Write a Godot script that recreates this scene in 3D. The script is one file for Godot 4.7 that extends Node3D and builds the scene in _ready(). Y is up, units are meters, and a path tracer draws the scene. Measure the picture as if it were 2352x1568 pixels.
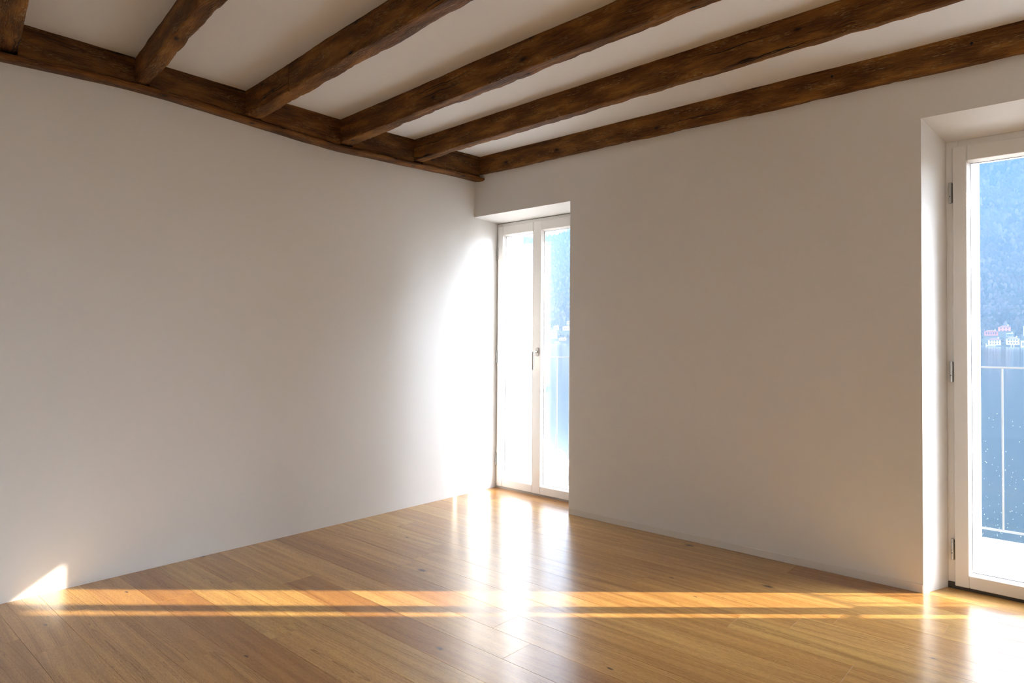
extends Node3D
# An empty room under old ceiling beams: two French doors open on a hazy lake with a wooded hill behind.
# x runs along the window wall, -z points out over the lake, y is up, metres.

const WALL_X := -3.695      # face of the left wall
const WALL_Z := -3.696      # face of the window wall
const OUT_Z := -4.20        # outer face of the window wall
const BACK_Z := 2.7
const RIGHT_X := 3.6
const BOARD_X := -3.59      # face of the boards between the beam ends
const LAKE_Y := -2.4

var rng := RandomNumberGenerator.new()
var M := {}
var used := {}

# ---------------------------------------------------------------- naming
func numbered(called: String) -> String:
	if not used.has(called):
		used[called] = 0
		return called
	used[called] += 1
	return "%s_%03d" % [called, used[called]]

func tag(o: Node3D, label: String, category: String, group := "", kind := "") -> Node3D:
	o.set_meta("label", label)
	o.set_meta("category", category)
	if group: o.set_meta("group", group)
	if kind: o.set_meta("kind", kind)
	return o

func thing(called: String, at := Vector3.ZERO, turn := 0.0) -> Node3D:
	var o := Node3D.new()
	o.name = numbered(called)
	add_child(o, true)
	o.position = at
	o.rotation.y = turn
	return o

func put(called: String, mesh: Mesh, mat: Material, parent: Node3D = null) -> MeshInstance3D:
	var o := MeshInstance3D.new()
	o.mesh = mesh
	o.material_override = mat
	o.cast_shadow = GeometryInstance3D.SHADOW_CASTING_SETTING_ON
	if parent == null:
		o.name = numbered(called)
		add_child(o, true)
	else:
		var n := 0
		for c in parent.get_children():
			if str(c.name) == called or str(c.name).begins_with(called + "_0") or str(c.name).begins_with(called + "_1"): n += 1
		o.name = called if n == 0 else "%s_%03d" % [called, n]
		parent.add_child(o, true)
	return o

# ---------------------------------------------------------------- shapes
func new_st() -> SurfaceTool:
	var st := SurfaceTool.new()
	st.begin(Mesh.PRIMITIVE_TRIANGLES)
	return st

func tri(st: SurfaceTool, a: Vector3, b: Vector3, c: Vector3, out: Vector3) -> void:
	var n := (b - a).cross(c - a)
	if n.length_squared() < 1e-18: return
	n = n.normalized()
	if n.dot(out) < 0.0:
		n = -n
		var t := b
		b = c
		c = t
	# Godot: front faces run clockwise
	for p: Vector3 in [a, c, b]:
		st.set_normal(n)
		st.set_uv(Vector2(p.x, p.z) if absf(n.y) > 0.7 else (Vector2(p.x, p.y) if absf(n.z) > 0.7 else Vector2(p.z, p.y)))
		st.add_vertex(p)

func quad(st: SurfaceTool, a: Vector3, b: Vector3, c: Vector3, d: Vector3, out: Vector3) -> void:
	tri(st, a, b, c, out)
	tri(st, a, c, d, out)

# eight corners: bottom ring 0..3, top ring 4..7
func hexa(st: SurfaceTool, p: Array) -> void:
	var mid := Vector3.ZERO
	for q: Vector3 in p: mid += q / 8.0
	for f: Array in [[0, 1, 2, 3], [4, 5, 6, 7], [0, 1, 5, 4], [1, 2, 6, 5], [2, 3, 7, 6], [3, 0, 4, 7]]:
		var a: Vector3 = p[f[0]]
		var b: Vector3 = p[f[1]]
		var c: Vector3 = p[f[2]]
		var d: Vector3 = p[f[3]]
		quad(st, a, b, c, d, (a + b + c + d) / 4.0 - mid)

func box(st: SurfaceTool, lo: Vector3, hi: Vector3) -> void:
	hexa(st, [Vector3(lo.x, lo.y, lo.z), Vector3(hi.x, lo.y, lo.z), Vector3(hi.x, lo.y, hi.z), Vector3(lo.x, lo.y, hi.z),
		Vector3(lo.x, hi.y, lo.z), Vector3(hi.x, hi.y, lo.z), Vector3(hi.x, hi.y, hi.z), Vector3(lo.x, hi.y, hi.z)])

# a box with chamfered edges
func cbox(st: SurfaceTool, lo: Vector3, hi: Vector3, b := 0.003) -> void:
	var mid := (lo + hi) / 2.0
	var h := (hi - lo) / 2.0
	b = minf(b, minf(h.x, minf(h.y, h.z)) * 0.8)
	var s := [-1.0, 1.0]
	for ax in 3:
		var u := (ax + 1) % 3
		var v := (ax + 2) % 3
		for sg: float in s:
			var pts: Array[Vector3] = []
			for k: Array in [[-1, -1], [1, -1], [1, 1], [-1, 1]]:
				var q := Vector3.ZERO
				q[ax] = sg * h[ax]
				q[u] = k[0] * (h[u] - b)
				q[v] = k[1] * (h[v] - b)
				pts.append(mid + q)
			var o := Vector3.ZERO
			o[ax] = sg
			quad(st, pts[0], pts[1], pts[2], pts[3], o)
		for su: float in s:
			for sv: float in s:
				var e: Array[Vector3] = []
				for k: Array in [[-1, 0], [1, 0], [1, 1], [-1, 1]]:
					var q := Vector3.ZERO
					q[ax] = k[0] * (h[ax] - b)
					q[u] = su * (h[u] - (b if k[1] == 1 else 0.0))
					q[v] = sv * (h[v] - (0.0 if k[1] == 1 else b))
					e.append(mid + q)
				var o := Vector3.ZERO
				o[u] = su
				o[v] = sv
				quad(st, e[0], e[1], e[2], e[3], o)
	for sx: float in s:
		for sy: float in s:
			for sz: float in s:
				var g := Vector3(sx, sy, sz)
				tri(st, mid + g * Vector3(h.x, h.y - b, h.z - b), mid + g * Vector3(h.x - b, h.y, h.z - b), mid + g * Vector3(h.x - b, h.y - b, h.z), g)

func cbox_mesh(lo: Vector3, hi: Vector3, b := 0.003) -> ArrayMesh:
	var st := new_st()
	cbox(st, lo, hi, b)
	return st.commit()

# an upright prism on a polygon given in (x, z)
func prism(st: SurfaceTool, poly: PackedVector2Array, y0: float, y1: float) -> void:
	if not Geometry2D.is_polygon_clockwise(poly): poly.reverse()
	var idx := Geometry2D.triangulate_polygon(poly)
	for i in range(0, idx.size(), 3):
		for yy: Array in [[y0, Vector3.DOWN], [y1, Vector3.UP]]:
			var y: float = yy[0]
			var o: Vector3 = yy[1]
			tri(st, Vector3(poly[idx[i]].x, y, poly[idx[i]].y), Vector3(poly[idx[i + 1]].x, y, poly[idx[i + 1]].y), Vector3(poly[idx[i + 2]].x, y, poly[idx[i + 2]].y), o)
	var n := poly.size()
	for i in n:
		var a := poly[i]
		var b := poly[(i + 1) % n]
		var d := (b - a).orthogonal()
		# pick the side that lies outside
		var m := (a + b) / 2.0
		if Geometry2D.is_point_in_polygon(m + d.normalized() * 0.002, poly): d = -d
		quad(st, Vector3(a.x, y0, a.y), Vector3(b.x, y0, b.y), Vector3(b.x, y1, b.y), Vector3(a.x, y1, a.y), Vector3(d.x, 0, d.y))

# a round bar through points
func tube(st: SurfaceTool, pts: Array, r: float, n := 10) -> void:
	var rings := []
	var side := Vector3.ZERO
	for i in pts.size():
		var p: Vector3 = pts[i]
		var before: Vector3 = pts[maxi(i - 1, 0)]
		var after: Vector3 = pts[mini(i + 1, pts.size() - 1)]
		var d := (after - before).normalized()
		if side == Vector3.ZERO:
			side = d.cross(Vector3.UP if absf(d.y) < 0.9 else Vector3.RIGHT).normalized()
		side = (side - d * side.dot(d)).normalized()
		var up := d.cross(side)
		var ring: Array[Vector3] = []
		for k in n:
			var a := TAU * k / n
			ring.append(side * cos(a) + up * sin(a))
		rings.append([p, ring, d])
	for i in rings.size() - 1:
		for k in n:
			var k2 := (k + 1) % n
			var v := [[i, k], [i + 1, k], [i + 1, k2], [i, k], [i + 1, k2], [i, k2]]
			var P: Array[Vector3] = []
			var N: Array[Vector3] = []
			for q: Array in v:
				var nn: Vector3 = rings[q[0]][1][q[1]]
				var c: Vector3 = rings[q[0]][0]
				P.append(c + nn * r)
				N.append(nn)
			for t in [0, 3]:
				var g := (P[t + 1] - P[t]).cross(P[t + 2] - P[t])
				var order := [t, t + 2, t + 1] if g.dot(N[t]) > 0.0 else [t, t + 1, t + 2]
				for j: int in order:
					st.set_normal(N[j])
					st.set_uv(Vector2(float(k) / n, i))
					st.add_vertex(P[j])
	for e in [0, rings.size() - 1]:
		var c: Vector3 = rings[e][0]
		var d: Vector3 = rings[e][2] * (-1.0 if e == 0 else 1.0)
		for k in n:
			var p1: Vector3 = rings[e][1][k]
			var p2: Vector3 = rings[e][1][(k + 1) % n]
			tri(st, c, c + p1 * r, c + p2 * r, d)

# a lathed profile round an axis: profile of (distance along, radius)
func lathe(st: SurfaceTool, at: Vector3, axis: Vector3, profile: Array, n := 16, squash := Vector2.ONE) -> void:
	var s := axis.cross(Vector3.UP if absf(axis.y) < 0.9 else Vector3.RIGHT).normalized()
	var u := axis.cross(s).normalized()
	for i in profile.size() - 1:
		var a: Vector2 = profile[i]
		var b: Vector2 = profile[i + 1]
		for k in n:
			var a0 := TAU * k / n
			var a1 := TAU * (k + 1) / n
			var d0 := s * cos(a0) * squash.x + u * sin(a0) * squash.y
			var d1 := s * cos(a1) * squash.x + u * sin(a1) * squash.y
			var o := (d0 + d1) * maxf((b.x - a.x), 0.0) + axis * (a.y - b.y)
			if o.length() < 1e-6: o = d0 + d1
			quad(st, at + axis * a.x + d0 * a.y, at + axis * a.x + d1 * a.y, at + axis * b.x + d1 * b.y, at + axis * b.x + d0 * b.y, o)

# ---------------------------------------------------------------- materials
func plain(color: Color, rough := 0.6, metal := 0.0, spec := 0.5) -> StandardMaterial3D:
	var m := StandardMaterial3D.new()
	m.albedo_color = color
	m.roughness = rough
	m.metallic = metal
	m.metallic_specular = spec
	return m

func noise(kind: int, freq: float, sd: int, oct := 3) -> FastNoiseLite:
	var n := FastNoiseLite.new()
	n.noise_type = kind
	n.frequency = freq
	n.seed = sd
	n.fractal_octaves = oct
	return n

func noise_tex(n: FastNoiseLite, size: int, normal := false, strength := 2.0) -> NoiseTexture2D:
	var t := NoiseTexture2D.new()
	t.width = size
	t.height = size
	t.seamless = true
	t.noise = n
	t.as_normal_map = normal
	t.bump_strength = strength
	return t

# oak board: growth rings cut lengthwise, pores, knots.  2.4 m x 0.17 m
func oak_texture(sd: int, flat: float, knots: Array) -> ImageTexture:
	var w := 2048
	var h := 160
	var n1 := noise(FastNoiseLite.TYPE_SIMPLEX_SMOOTH, 1.0, sd, 2)
	var n2 := noise(FastNoiseLite.TYPE_SIMPLEX, 1.0, sd + 50, 2)
	var data := PackedByteArray()
	data.resize(w * h * 3)
	var light := Vector3(0.828, 0.648, 0.385)
	var dark := Vector3(0.520, 0.348, 0.158)
	var c0: float = [0.0, 0.03, 0.16, -0.02, 0.01, 0.24, -0.035, 0.02, -0.12][posmod(sd, 9)]
	for x in w:
		var u := 2.4 * x / w
		var c := c0 + n1.get_noise_2d(u * 0.55, 7.0) * 0.035
		var dep := flat + n1.get_noise_2d(u * 0.7, 33.0) * 0.022 + n1.get_noise_2d(u * 3.0, 60.0) * 0.0024
		for y in h:
			var v := 0.17 * y / h - 0.085
			var rr := sqrt((v - c) * (v - c) + dep * dep)
			rr += n2.get_noise_2d(u * 4.0, v * 40.0) * 0.0016 + n2.get_noise_2d(u * 1.5, v * 10.0) * 0.0035
			var kd := 0.0
			for k: Vector3 in knots:
				var du := (u - k.x) * 0.42
				var dv := v - k.y
				var q := (du * du + dv * dv) / (k.z * k.z)
				if q < 14.0:
					rr += 0.03 * exp(-q * 0.6)
					kd = maxf(kd, exp(-q * 5.0 + n2.get_noise_2d(u * 50.0, v * 90.0) * 0.8))
			var f := fposmod(rr / 0.0066 + n1.get_noise_2d(rr * 45.0, 3.0 + sd) * 2.2, 1.0)
			var ring := f * f * f * (0.62 + 0.9 * n1.get_noise_2d(rr * 30.0, 70.0 + u * 0.3)) * (1.0 if f < 0.93 else (1.0 - f) / 0.07)
			var pore := n2.get_noise_2d(u * 26.0, v * 900.0)
			var t := ring * 0.74 + maxf(0.0, pore) * 0.46 + n1.get_noise_2d(u * 1.1, v * 16.0 + 90.0) * 0.22 + 0.10
			t = clampf(t, 0.0, 1.0)
			var col := light.lerp(dark, t)
			if kd > 0.02: col = col.lerp(Vector3(0.20, 0.135, 0.085), minf(kd * 1.1, 0.92))
			var o := (y * w + x) * 3
			data[o] = int(clampf(col.x, 0, 1) * 255)
			data[o + 1] = int(clampf(col.y, 0, 1) * 255)
			data[o + 2] = int(clampf(col.z, 0, 1) * 255)
	return ImageTexture.create_from_image(Image.create_from_data(w, h, false, Image.FORMAT_RGB8, data))

# old stained timber: [colour, height].  2.4 m x 0.48 m round the section
func timber_textures(sd: int) -> Array:
	var w := 1536
	var h := 384
	var n1 := noise(FastNoiseLite.TYPE_SIMPLEX_SMOOTH, 1.0, sd, 3)
	var n2 := noise(FastNoiseLite.TYPE_SIMPLEX, 1.0, sd + 9, 2)
	var data := PackedByteArray()
	data.resize(w * h * 3)
	var hd := PackedByteArray()
	hd.resize(w * h)
	var knots: Array[Vector3] = []
	var r := RandomNumberGenerator.new()
	r.seed = sd
	for i in 9: knots.append(Vector3(r.randf() * 2.4, r.randf() * 0.48, r.randf_range(0.008, 0.016)))
	var mid := Vector3(0.545, 0.360, 0.160)
	var dark := Vector3(0.290, 0.175, 0.070)
	var lite := Vector3(0.730, 0.515, 0.250)
	var dust := Vector3(0.700, 0.640, 0.540)
	var cracks := []
	for i in 7: cracks.append([r.randf_range(0.0, 1.9), r.randf_range(0.2, 0.6), r.randf() * 0.48])
	for x in w:
		var u := 2.4 * x / w
		var c := n1.get_noise_2d(u * 0.7, 5.0) * 0.10
		for y in h:
			var v := 0.48 * y / h
			var d := 0.0
			var kd := 0.0
			for k: Vector3 in knots:
				var du := (u - k.x) * 0.5
				var dv := v - k.y
				var q := (du * du + dv * dv) / (k.z * k.z)
				if q < 12.0:
					d += 0.02 * exp(-q * 0.5)
					kd = maxf(kd, exp(-q * 2.2))
			var vv := fposmod(v + c, 0.16) - 0.08
			var rr := sqrt(vv * vv + 0.0012) + d + n2.get_noise_2d(u * 4.0, v * 30.0) * 0.006
			var f := fposmod(rr / 0.0058, 1.0)
			var ring := f * f
			var streak := n2.get_noise_2d(u * 6.0, v * 240.0)
			var patch := n1.get_noise_2d(u * 2.6, v * 11.0 + 40.0)
			var t := 0.44 + 0.34 * ring + streak * 0.62 + patch * 0.46
			var col := mid.lerp(dark, clampf(t, 0.0, 1.0)).lerp(lite, clampf(-patch * 0.9 - 0.16 + streak * 0.8, 0.0, 0.6))
			var scuff := n2.get_noise_2d(u * 22.0 + 200.0, v * 150.0)
			var worn := n1.get_noise_2d(u * 3.0 + 80.0, v * 14.0)
			var ds := clampf((scuff - 0.28) * 4.0, 0.0, 1.0) * clampf(worn * 3.0 - 0.08, 0.0, 1.0)
			col = col.lerp(dust, ds * 0.5)
			if kd > 0.02: col = col.lerp(Vector3(0.11, 0.07, 0.04), minf(kd, 0.9))
			var deep := 0.0
			for ck: Array in cracks:
				var e: float = (u - ck[0]) / ck[1]
				if e > 0.0 and e < 1.0:
					var cv: float = ck[2] + c * 0.25 + n2.get_noise_2d(u * 7.0, ck[2] * 50.0) * 0.004
					var q: float = absf(v - cv) / (0.0022 * sin(PI * e) + 0.0002)
					if q < 1.0: deep = 1.0 - q * 0.4
			if deep > 0.0: col = col.lerp(Vector3(0.07, 0.045, 0.03), deep)
			var o := (y * w + x) * 3
			data[o] = int(clampf(col.x, 0, 1) * 255)
			data[o + 1] = int(clampf(col.y, 0, 1) * 255)
			data[o + 2] = int(clampf(col.z, 0, 1) * 255)
			hd[y * w + x] = int(clampf(0.55 - ring * 0.25 + streak * 0.35 + scuff * 0.15 - kd * 0.4 - deep * 0.6, 0.0, 1.0) * 255)
	var a := ImageTexture.create_from_image(Image.create_from_data(w, h, false, Image.FORMAT_RGB8, data))
	var b := ImageTexture.create_from_image(Image.create_from_data(w, h, false, Image.FORMAT_L8, hd))
	return [a, b]

func make_materials() -> void:
	var plaster_n := noise_tex(noise(FastNoiseLite.TYPE_SIMPLEX, 0.02, 5, 4), 512, true, 1.2)
	var wall := plain(Color(0.926, 0.922, 0.914), 0.92, 0.0, 0.25)
	wall.normal_enabled = true
	wall.normal_texture = plaster_n
	wall.normal_scale = 0.12
	wall.uv1_triplanar = true
	wall.uv1_world_triplanar = true
	wall.uv1_scale = Vector3.ONE * 0.9
	M.wall = wall
	M.wall_dark = plain(Color(0.74, 0.71, 0.67), 0.9, 0.0, 0.2)
	var ceil_m: StandardMaterial3D = wall.duplicate()
	ceil_m.albedo_color = Color(0.930, 0.932, 0.930)
	M.ceiling = ceil_m
	M.trim = plain(Color(0.90, 0.885, 0.865), 0.6, 0.0, 0.3)
	# painted softwood of the doors: white with a faint brushed grain
	var grain := noise_tex(noise(FastNoiseLite.TYPE_SIMPLEX, 0.05, 8, 3), 256, true, 1.5)
	var paint := plain(Color(0.945, 0.938, 0.925), 0.38, 0.0, 0.5)
	paint.normal_enabled = true
	paint.normal_texture = grain
	paint.normal_scale = 0.12
	paint.uv1_triplanar = true
	paint.uv1_scale = Vector3(22, 1.6, 22)
	M.paint = paint
	M.gasket = plain(Color(0.22, 0.23, 0.27), 0.5)
	var glass := plain(Color(1, 1, 1, 0.03), 0.02)
	glass.transparency = BaseMaterial3D.TRANSPARENCY_ALPHA
	M.glass = glass
	# the corner door stands in full sun and its panes are filmy
	var film: StandardMaterial3D = glass.duplicate()
	film.roughness = 0.195
	M.glass_film = film
	glass.roughness = 0.04
	M.steel = plain(Color(0.78, 0.79, 0.79), 0.28, 1.0)
	M.brushed = plain(Color(0.70, 0.68, 0.66), 0.38, 1.0)
	M.plate = plain(Color(0.34, 0.34, 0.32), 0.45, 0.8)
	M.alu_dark = plain(Color(0.34, 0.33, 0.32), 0.45, 0.6)
	M.alu_light = plain(Color(0.72, 0.70, 0.68), 0.45, 0.2)
	M.galv = plain(Color(0.38, 0.39, 0.40), 0.5, 0.6)
	M.stone = plain(Color(0.90, 0.89, 0.87), 0.75, 0.0, 0.3)
	M.render = plain(Color(0.93, 0.92, 0.90), 0.9, 0.0, 0.2)
	M.white_metal = plain(Color(0.88, 0.92, 0.92), 0.4, 0.0, 0.5)
	M.subfloor = plain(Color(0.12, 0.085, 0.055), 0.9)
	M.iron = plain(Color(0.16, 0.16, 0.17), 0.45, 0.8)
	M.chalk = plain(Color(0.72, 0.68, 0.60), 0.9)
	# oak
	var kn := [
		[], [Vector3(0.9, 0.02, 0.012)], [], [Vector3(1.5, -0.04, 0.010), Vector3(0.3, 0.03, 0.008)], [Vector3(0.5, 0.0, 0.022)],
		[], [Vector3(2.0, 0.05, 0.009)], [Vector3(1.1, -0.02, 0.014)], []]
	var flats := [0.02, 0.012, 0.03, 0.016, 0.008, 0.02, 0.024, 0.010, 0.03]
	M.oak = []
	var tints := [Color(0.965, 0.955, 0.94), Color(0.915, 0.885, 0.84), Color(0.95, 0.955, 0.92), Color(0.84, 0.775, 0.70)]
	for i in flats.size():
		var tex := oak_texture(300 + i * 7, flats[i], kn[i])
		var row := []
		for t: Color in tints:
			var m := plain(t, 0.32, 0.0, 0.25)
			m.albedo_texture = tex
			m.clearcoat_enabled = true
			m.clearcoat = 1.0
			m.clearcoat_roughness = 0.22
			row.append(m)
		M.oak.append(row)
	# timber
	M.timber = []
	for i in 3:
		var tx := timber_textures(900 + i * 31)
		for tint: Color in [Color(1, 1, 1), Color(0.84, 0.83, 0.81), Color(0.92, 0.89, 0.84)]:
			var m := plain(tint, 0.62, 0.0, 0.35)
			m.albedo_texture = tx[0]
			m.heightmap_enabled = true
			m.heightmap_texture = tx[1]
			m.heightmap_scale = 0.45
			M.timber.append(m)

# ---------------------------------------------------------------- the room
func build_shell() -> void:
	# left wall, one flat face that runs on into the corner door niche
	var st := new_st()
	box(st, Vector3(WALL_X - 0.5, -0.3, OUT_Z), Vector3(WALL_X, 2.9, BACK_Z + 0.3))
	tag(put("wall_left", st.commit(), M.wall), "long plain white plaster wall on the left, lit by the corner door", "wall", "", "structure")

	# window wall: piers and lintels with the door niches cut out
	st = new_st()
	prism(st, PackedVector2Array([Vector2(-2.748, WALL_Z), Vector2(-0.630, WALL_Z), Vector2(-0.556, -3.883), Vector2(-0.556, -3.958), Vector2(-0.453, -3.958), Vector2(-0.453, OUT_Z),
		Vector2(-2.905, OUT_Z), Vector2(-2.905, -4.046), Vector2(-2.748, -4.046)]), 0.0, 2.9)
	prism(st, PackedVector2Array([Vector2(0.545, WALL_Z), Vector2(0.470, -3.883), Vector2(0.470, -3.958), Vector2(0.360, -3.958), Vector2(0.360, OUT_Z), Vector2(2.15, OUT_Z), Vector2(2.15, WALL_Z)]), 0.0, 2.9)
	prism(st, PackedVector2Array([Vector2(3.1, WALL_Z), Vector2(3.1, OUT_Z), Vector2(RIGHT_X + 0.4, OUT_Z), Vector2(RIGHT_X + 0.4, WALL_Z)]), 0.0, 2.9)
	# outer jamb against the left wall at door 1
	box(st, Vector3(WALL_X - 0.02, 0, OUT_Z), Vector3(-3.613, 2.9, -4.046))
	# lintel of the corner door
	hexa(st, [Vector3(WALL_X - 0.02, 2.181, WALL_Z), Vector3(-2.748, 2.181, WALL_Z), Vector3(-2.748, 2.160, -4.046), Vector3(WALL_X - 0.02, 2.160, -4.046),
		Vector3(WALL_X - 0.02, 2.9, WALL_Z), Vector3(-2.748, 2.9, WALL_Z), Vector3(-2.748, 2.9, -4.046), Vector3(WALL_X - 0.02, 2.9, -4.046)])
	box(st, Vector3(-3.613, 2.107, OUT_Z), Vector3(-2.905, 2.9, -4.046))
	# lintel of the right-hand door, splayed like its jamb
	hexa(st, [Vector3(-0.630, 2.296, WALL_Z), Vector3(0.545, 2.296, WALL_Z), Vector3(0.470, 2.205, -3.883), Vector3(-0.556, 2.205, -3.883),
		Vector3(-0.630, 2.9, WALL_Z), Vector3(0.545, 2.9, WALL_Z), Vector3(0.470, 2.9, -3.883), Vector3(-0.556, 2.9, -3.883)])
	box(st, Vector3(-0.556, 2.205, -3.958), Vector3(0.470, 2.9, -3.883))
	box(st, Vector3(-0.453, 2.146, OUT_Z), Vector3(0.360, 2.9, -3.958))
	# lintel of the third door, out of the picture
	box(st, Vector3(2.15, 2.2, OUT_Z), Vector3(3.1, 2.9, WALL_Z))
	tag(put("wall_front", st.commit(), M.wall), "white plaster window wall between and above the two French doors", "wall", "", "structure")

	# right and back walls, out of the picture; wide glazed opening on the right
	st = new_st()
	box(st, Vector3(RIGHT_X, -0.3, WALL_Z), Vector3(RIGHT_X + 0.4, 2.9, 1.0))
	box(st, Vector3(RIGHT_X, -0.3, 2.4), Vector3(RIGHT_X + 0.4, 2.9, BACK_Z + 0.3))
	box(st, Vector3(RIGHT_X, 2.45, 1.0), Vector3(RIGHT_X + 0.4, 2.9, 2.4))
	box(st, Vector3(RIGHT_X, -0.3, 1.0), Vector3(RIGHT_X + 0.4, 0.0, 2.4))
	tag(put("wall_right", st.commit(), M.wall_dark), "brown-grey plaster wall with a wide glazed opening, outside the picture on the right", "wall", "", "structure")
	st = new_st()
	box(st, Vector3(WALL_X, -0.3, BACK_Z), Vector3(RIGHT_X, 2.9, BACK_Z + 0.3))
	tag(put("wall_back", st.commit(), M.wall_dark), "plain brown-grey plaster wall behind the viewer", "wall", "", "structure")

	# ceiling: plaster that rises a little towards the window wall
	st = new_st()
	var prof := [Vector2(OUT_Z, 2.640), Vector2(-3.65, 2.634), Vector2(-3.0, 2.616), Vector2(-2.375, 2.602), Vector2(-1.2, 2.606), Vector2(BACK_Z + 0.2, 2.606)]
	for i in prof.size() - 1:
		var a: Vector2 = prof[i]
		var b: Vector2 = prof[i + 1]
		hexa(st, [Vector3(WALL_X - 0.1, a.y, a.x), Vector3(RIGHT_X + 0.2, a.y, a.x), Vector3(RIGHT_X + 0.2, b.y, b.x), Vector3(WALL_X - 0.1, b.y, b.x),
			Vector3(WALL_X - 0.1, 2.95, a.x), Vector3(RIGHT_X + 0.2, 2.95, a.x), Vector3(RIGHT_X + 0.2, 2.95, b.x), Vector3(WALL_X - 0.1, 2.95, b.x)])
	tag(put("ceiling", st.commit(), M.ceiling), "white plaster ceiling showing in strips between the dark beams", "ceiling", "", "structure")

	# skirting, nearly flush with the window wall
	st = new_st()
	cbox(st, Vector3(-2.747, 0.0, WALL_Z - 0.004), Vector3(-0.632, 0.041, WALL_Z + 0.003), 0.0012)
	tag(put("baseboard_front", st.commit(), M.trim), "thin low pale skirting at the foot of the window wall", "baseboard", "", "structure")

func build_floor() -> void:
	var st := new_st()
	box(st, Vector3(WALL_X - 0.02, -0.3, OUT_Z), Vector3(RIGHT_X + 0.02, -0.016, BACK_Z + 0.02))
	var fl := put("floor", st.commit(), M.subfloor)
	tag(fl, "oak plank floor running along the window wall, streaked by low sun", "floor", "", "structure")
	var pitch := 0.168
	# joints read off the photograph: row number -> x of a butt joint; the row starts at z = -2.02 + row * pitch
	var joints := {0: -1.685, 1: -2.99, -5: -1.174, -9: -2.12, -4: -0.685, 4: -3.2, -7: -3.05}
	var tone := {}
	var row := -13
	rng.seed = 41
	while -2.02 + row * pitch < BACK_Z:
		var z0 := maxf(-2.02 + row * pitch, -4.06)
		var z1 := -2.02 + (row + 1) * pitch
		if z1 > -4.05:
			var x: float = joints.get(row, WALL_X - rng.randf_range(0.3, 2.0)) - 4.4
			while x < RIGHT_X:
				var a := maxf(x, WALL_X - 0.004)
				var ln := 2.2 if rng.randf() < 0.8 else 1.8
				if joints.has(row): ln = 2.2
				var b := minf(x + ln, RIGHT_X + 0.01)
				x += ln
				if b <= WALL_X + 0.01 or b - a < 0.02: continue
				if z0 < WALL_Z - 0.1 and a > 0.6: continue
				var t: int = [0, 0, 1, 2, 2, 0, 1, 3][rng.randi() % 8]
				var v := rng.randi() % 9
				if row == 1 and a > -3.1 and a < -2.8: t = 3
				if row == 4 and a < -3.1: t = 3
				if row == -9 and a > -2.3 and a < -2.0: t = 2
				var u0 := rng.randf() * 0.6
				var fl_v := rng.randf() < 0.5
				put_plank(fl, a + 0.0002, b - 0.0002, z0 + 0.0003, z1 - 0.0003, M.oak[v][t], u0, fl_v)
		row += 1

func put_plank(fl: Node3D, a: float, b: float, z0: float, z1: float, mat: Material, u0: float, mirror: bool) -> void:
	var st := new_st()
	var e := 0.0004
	var org := Vector3((a + b) / 2, 0, (z0 + z1) / 2)
	var uvp := func(p: Vector3) -> Vector2:
		var v := (p.z - z0) / 0.168
		return Vector2(u0 + (p.x - a) / 2.4, 1.0 - v if mirror else v)
	var face := func(q: Array, n: Vector3):
		for t: Array in [[0, 1, 2], [0, 2, 3]]:
			var A: Vector3 = q[t[0]]
			var B: Vector3 = q[t[1]]
			var C: Vector3 = q[t[2]]
			var g := (B - A).cross(C - A)
			var ord := [A, C, B] if g.dot(n) > 0 else [A, B, C]
			for p: Vector3 in ord:
				st.set_normal(n)
				st.set_uv(uvp.call(p))
				st.add_vertex(p - org)
	var T := [Vector3(a + e, 0, z0 + e), Vector3(b - e, 0, z0 + e), Vector3(b - e, 0, z1 - e), Vector3(a + e, 0, z1 - e)]
	var S := [Vector3(a, -e, z0), Vector3(b, -e, z0), Vector3(b, -e, z1), Vector3(a, -e, z1)]
	var D := [Vector3(a, -0.016, z0), Vector3(b, -0.016, z0), Vector3(b, -0.016, z1), Vector3(a, -0.016, z1)]
	face.call(T, Vector3.UP)
	var ns := [Vector3(0, 0, -1), Vector3(1, 0, 0), Vector3(0, 0, 1), Vector3(-1, 0, 0)]
	for i in 4:
		var j := (i + 1) % 4
		face.call([T[i], T[j], S[j], S[i]], (ns[i] + Vector3.UP).normalized())
		face.call([S[i], S[j], D[j], D[i]], ns[i])
	var o := MeshInstance3D.new()
	o.mesh = st.commit()
	o.material_override = mat
	var k := fl.get_child_count()
	o.name = "plank" if k == 0 else "plank_%03d" % k
	o.position = org
	fl.add_child(o, true)

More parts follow.
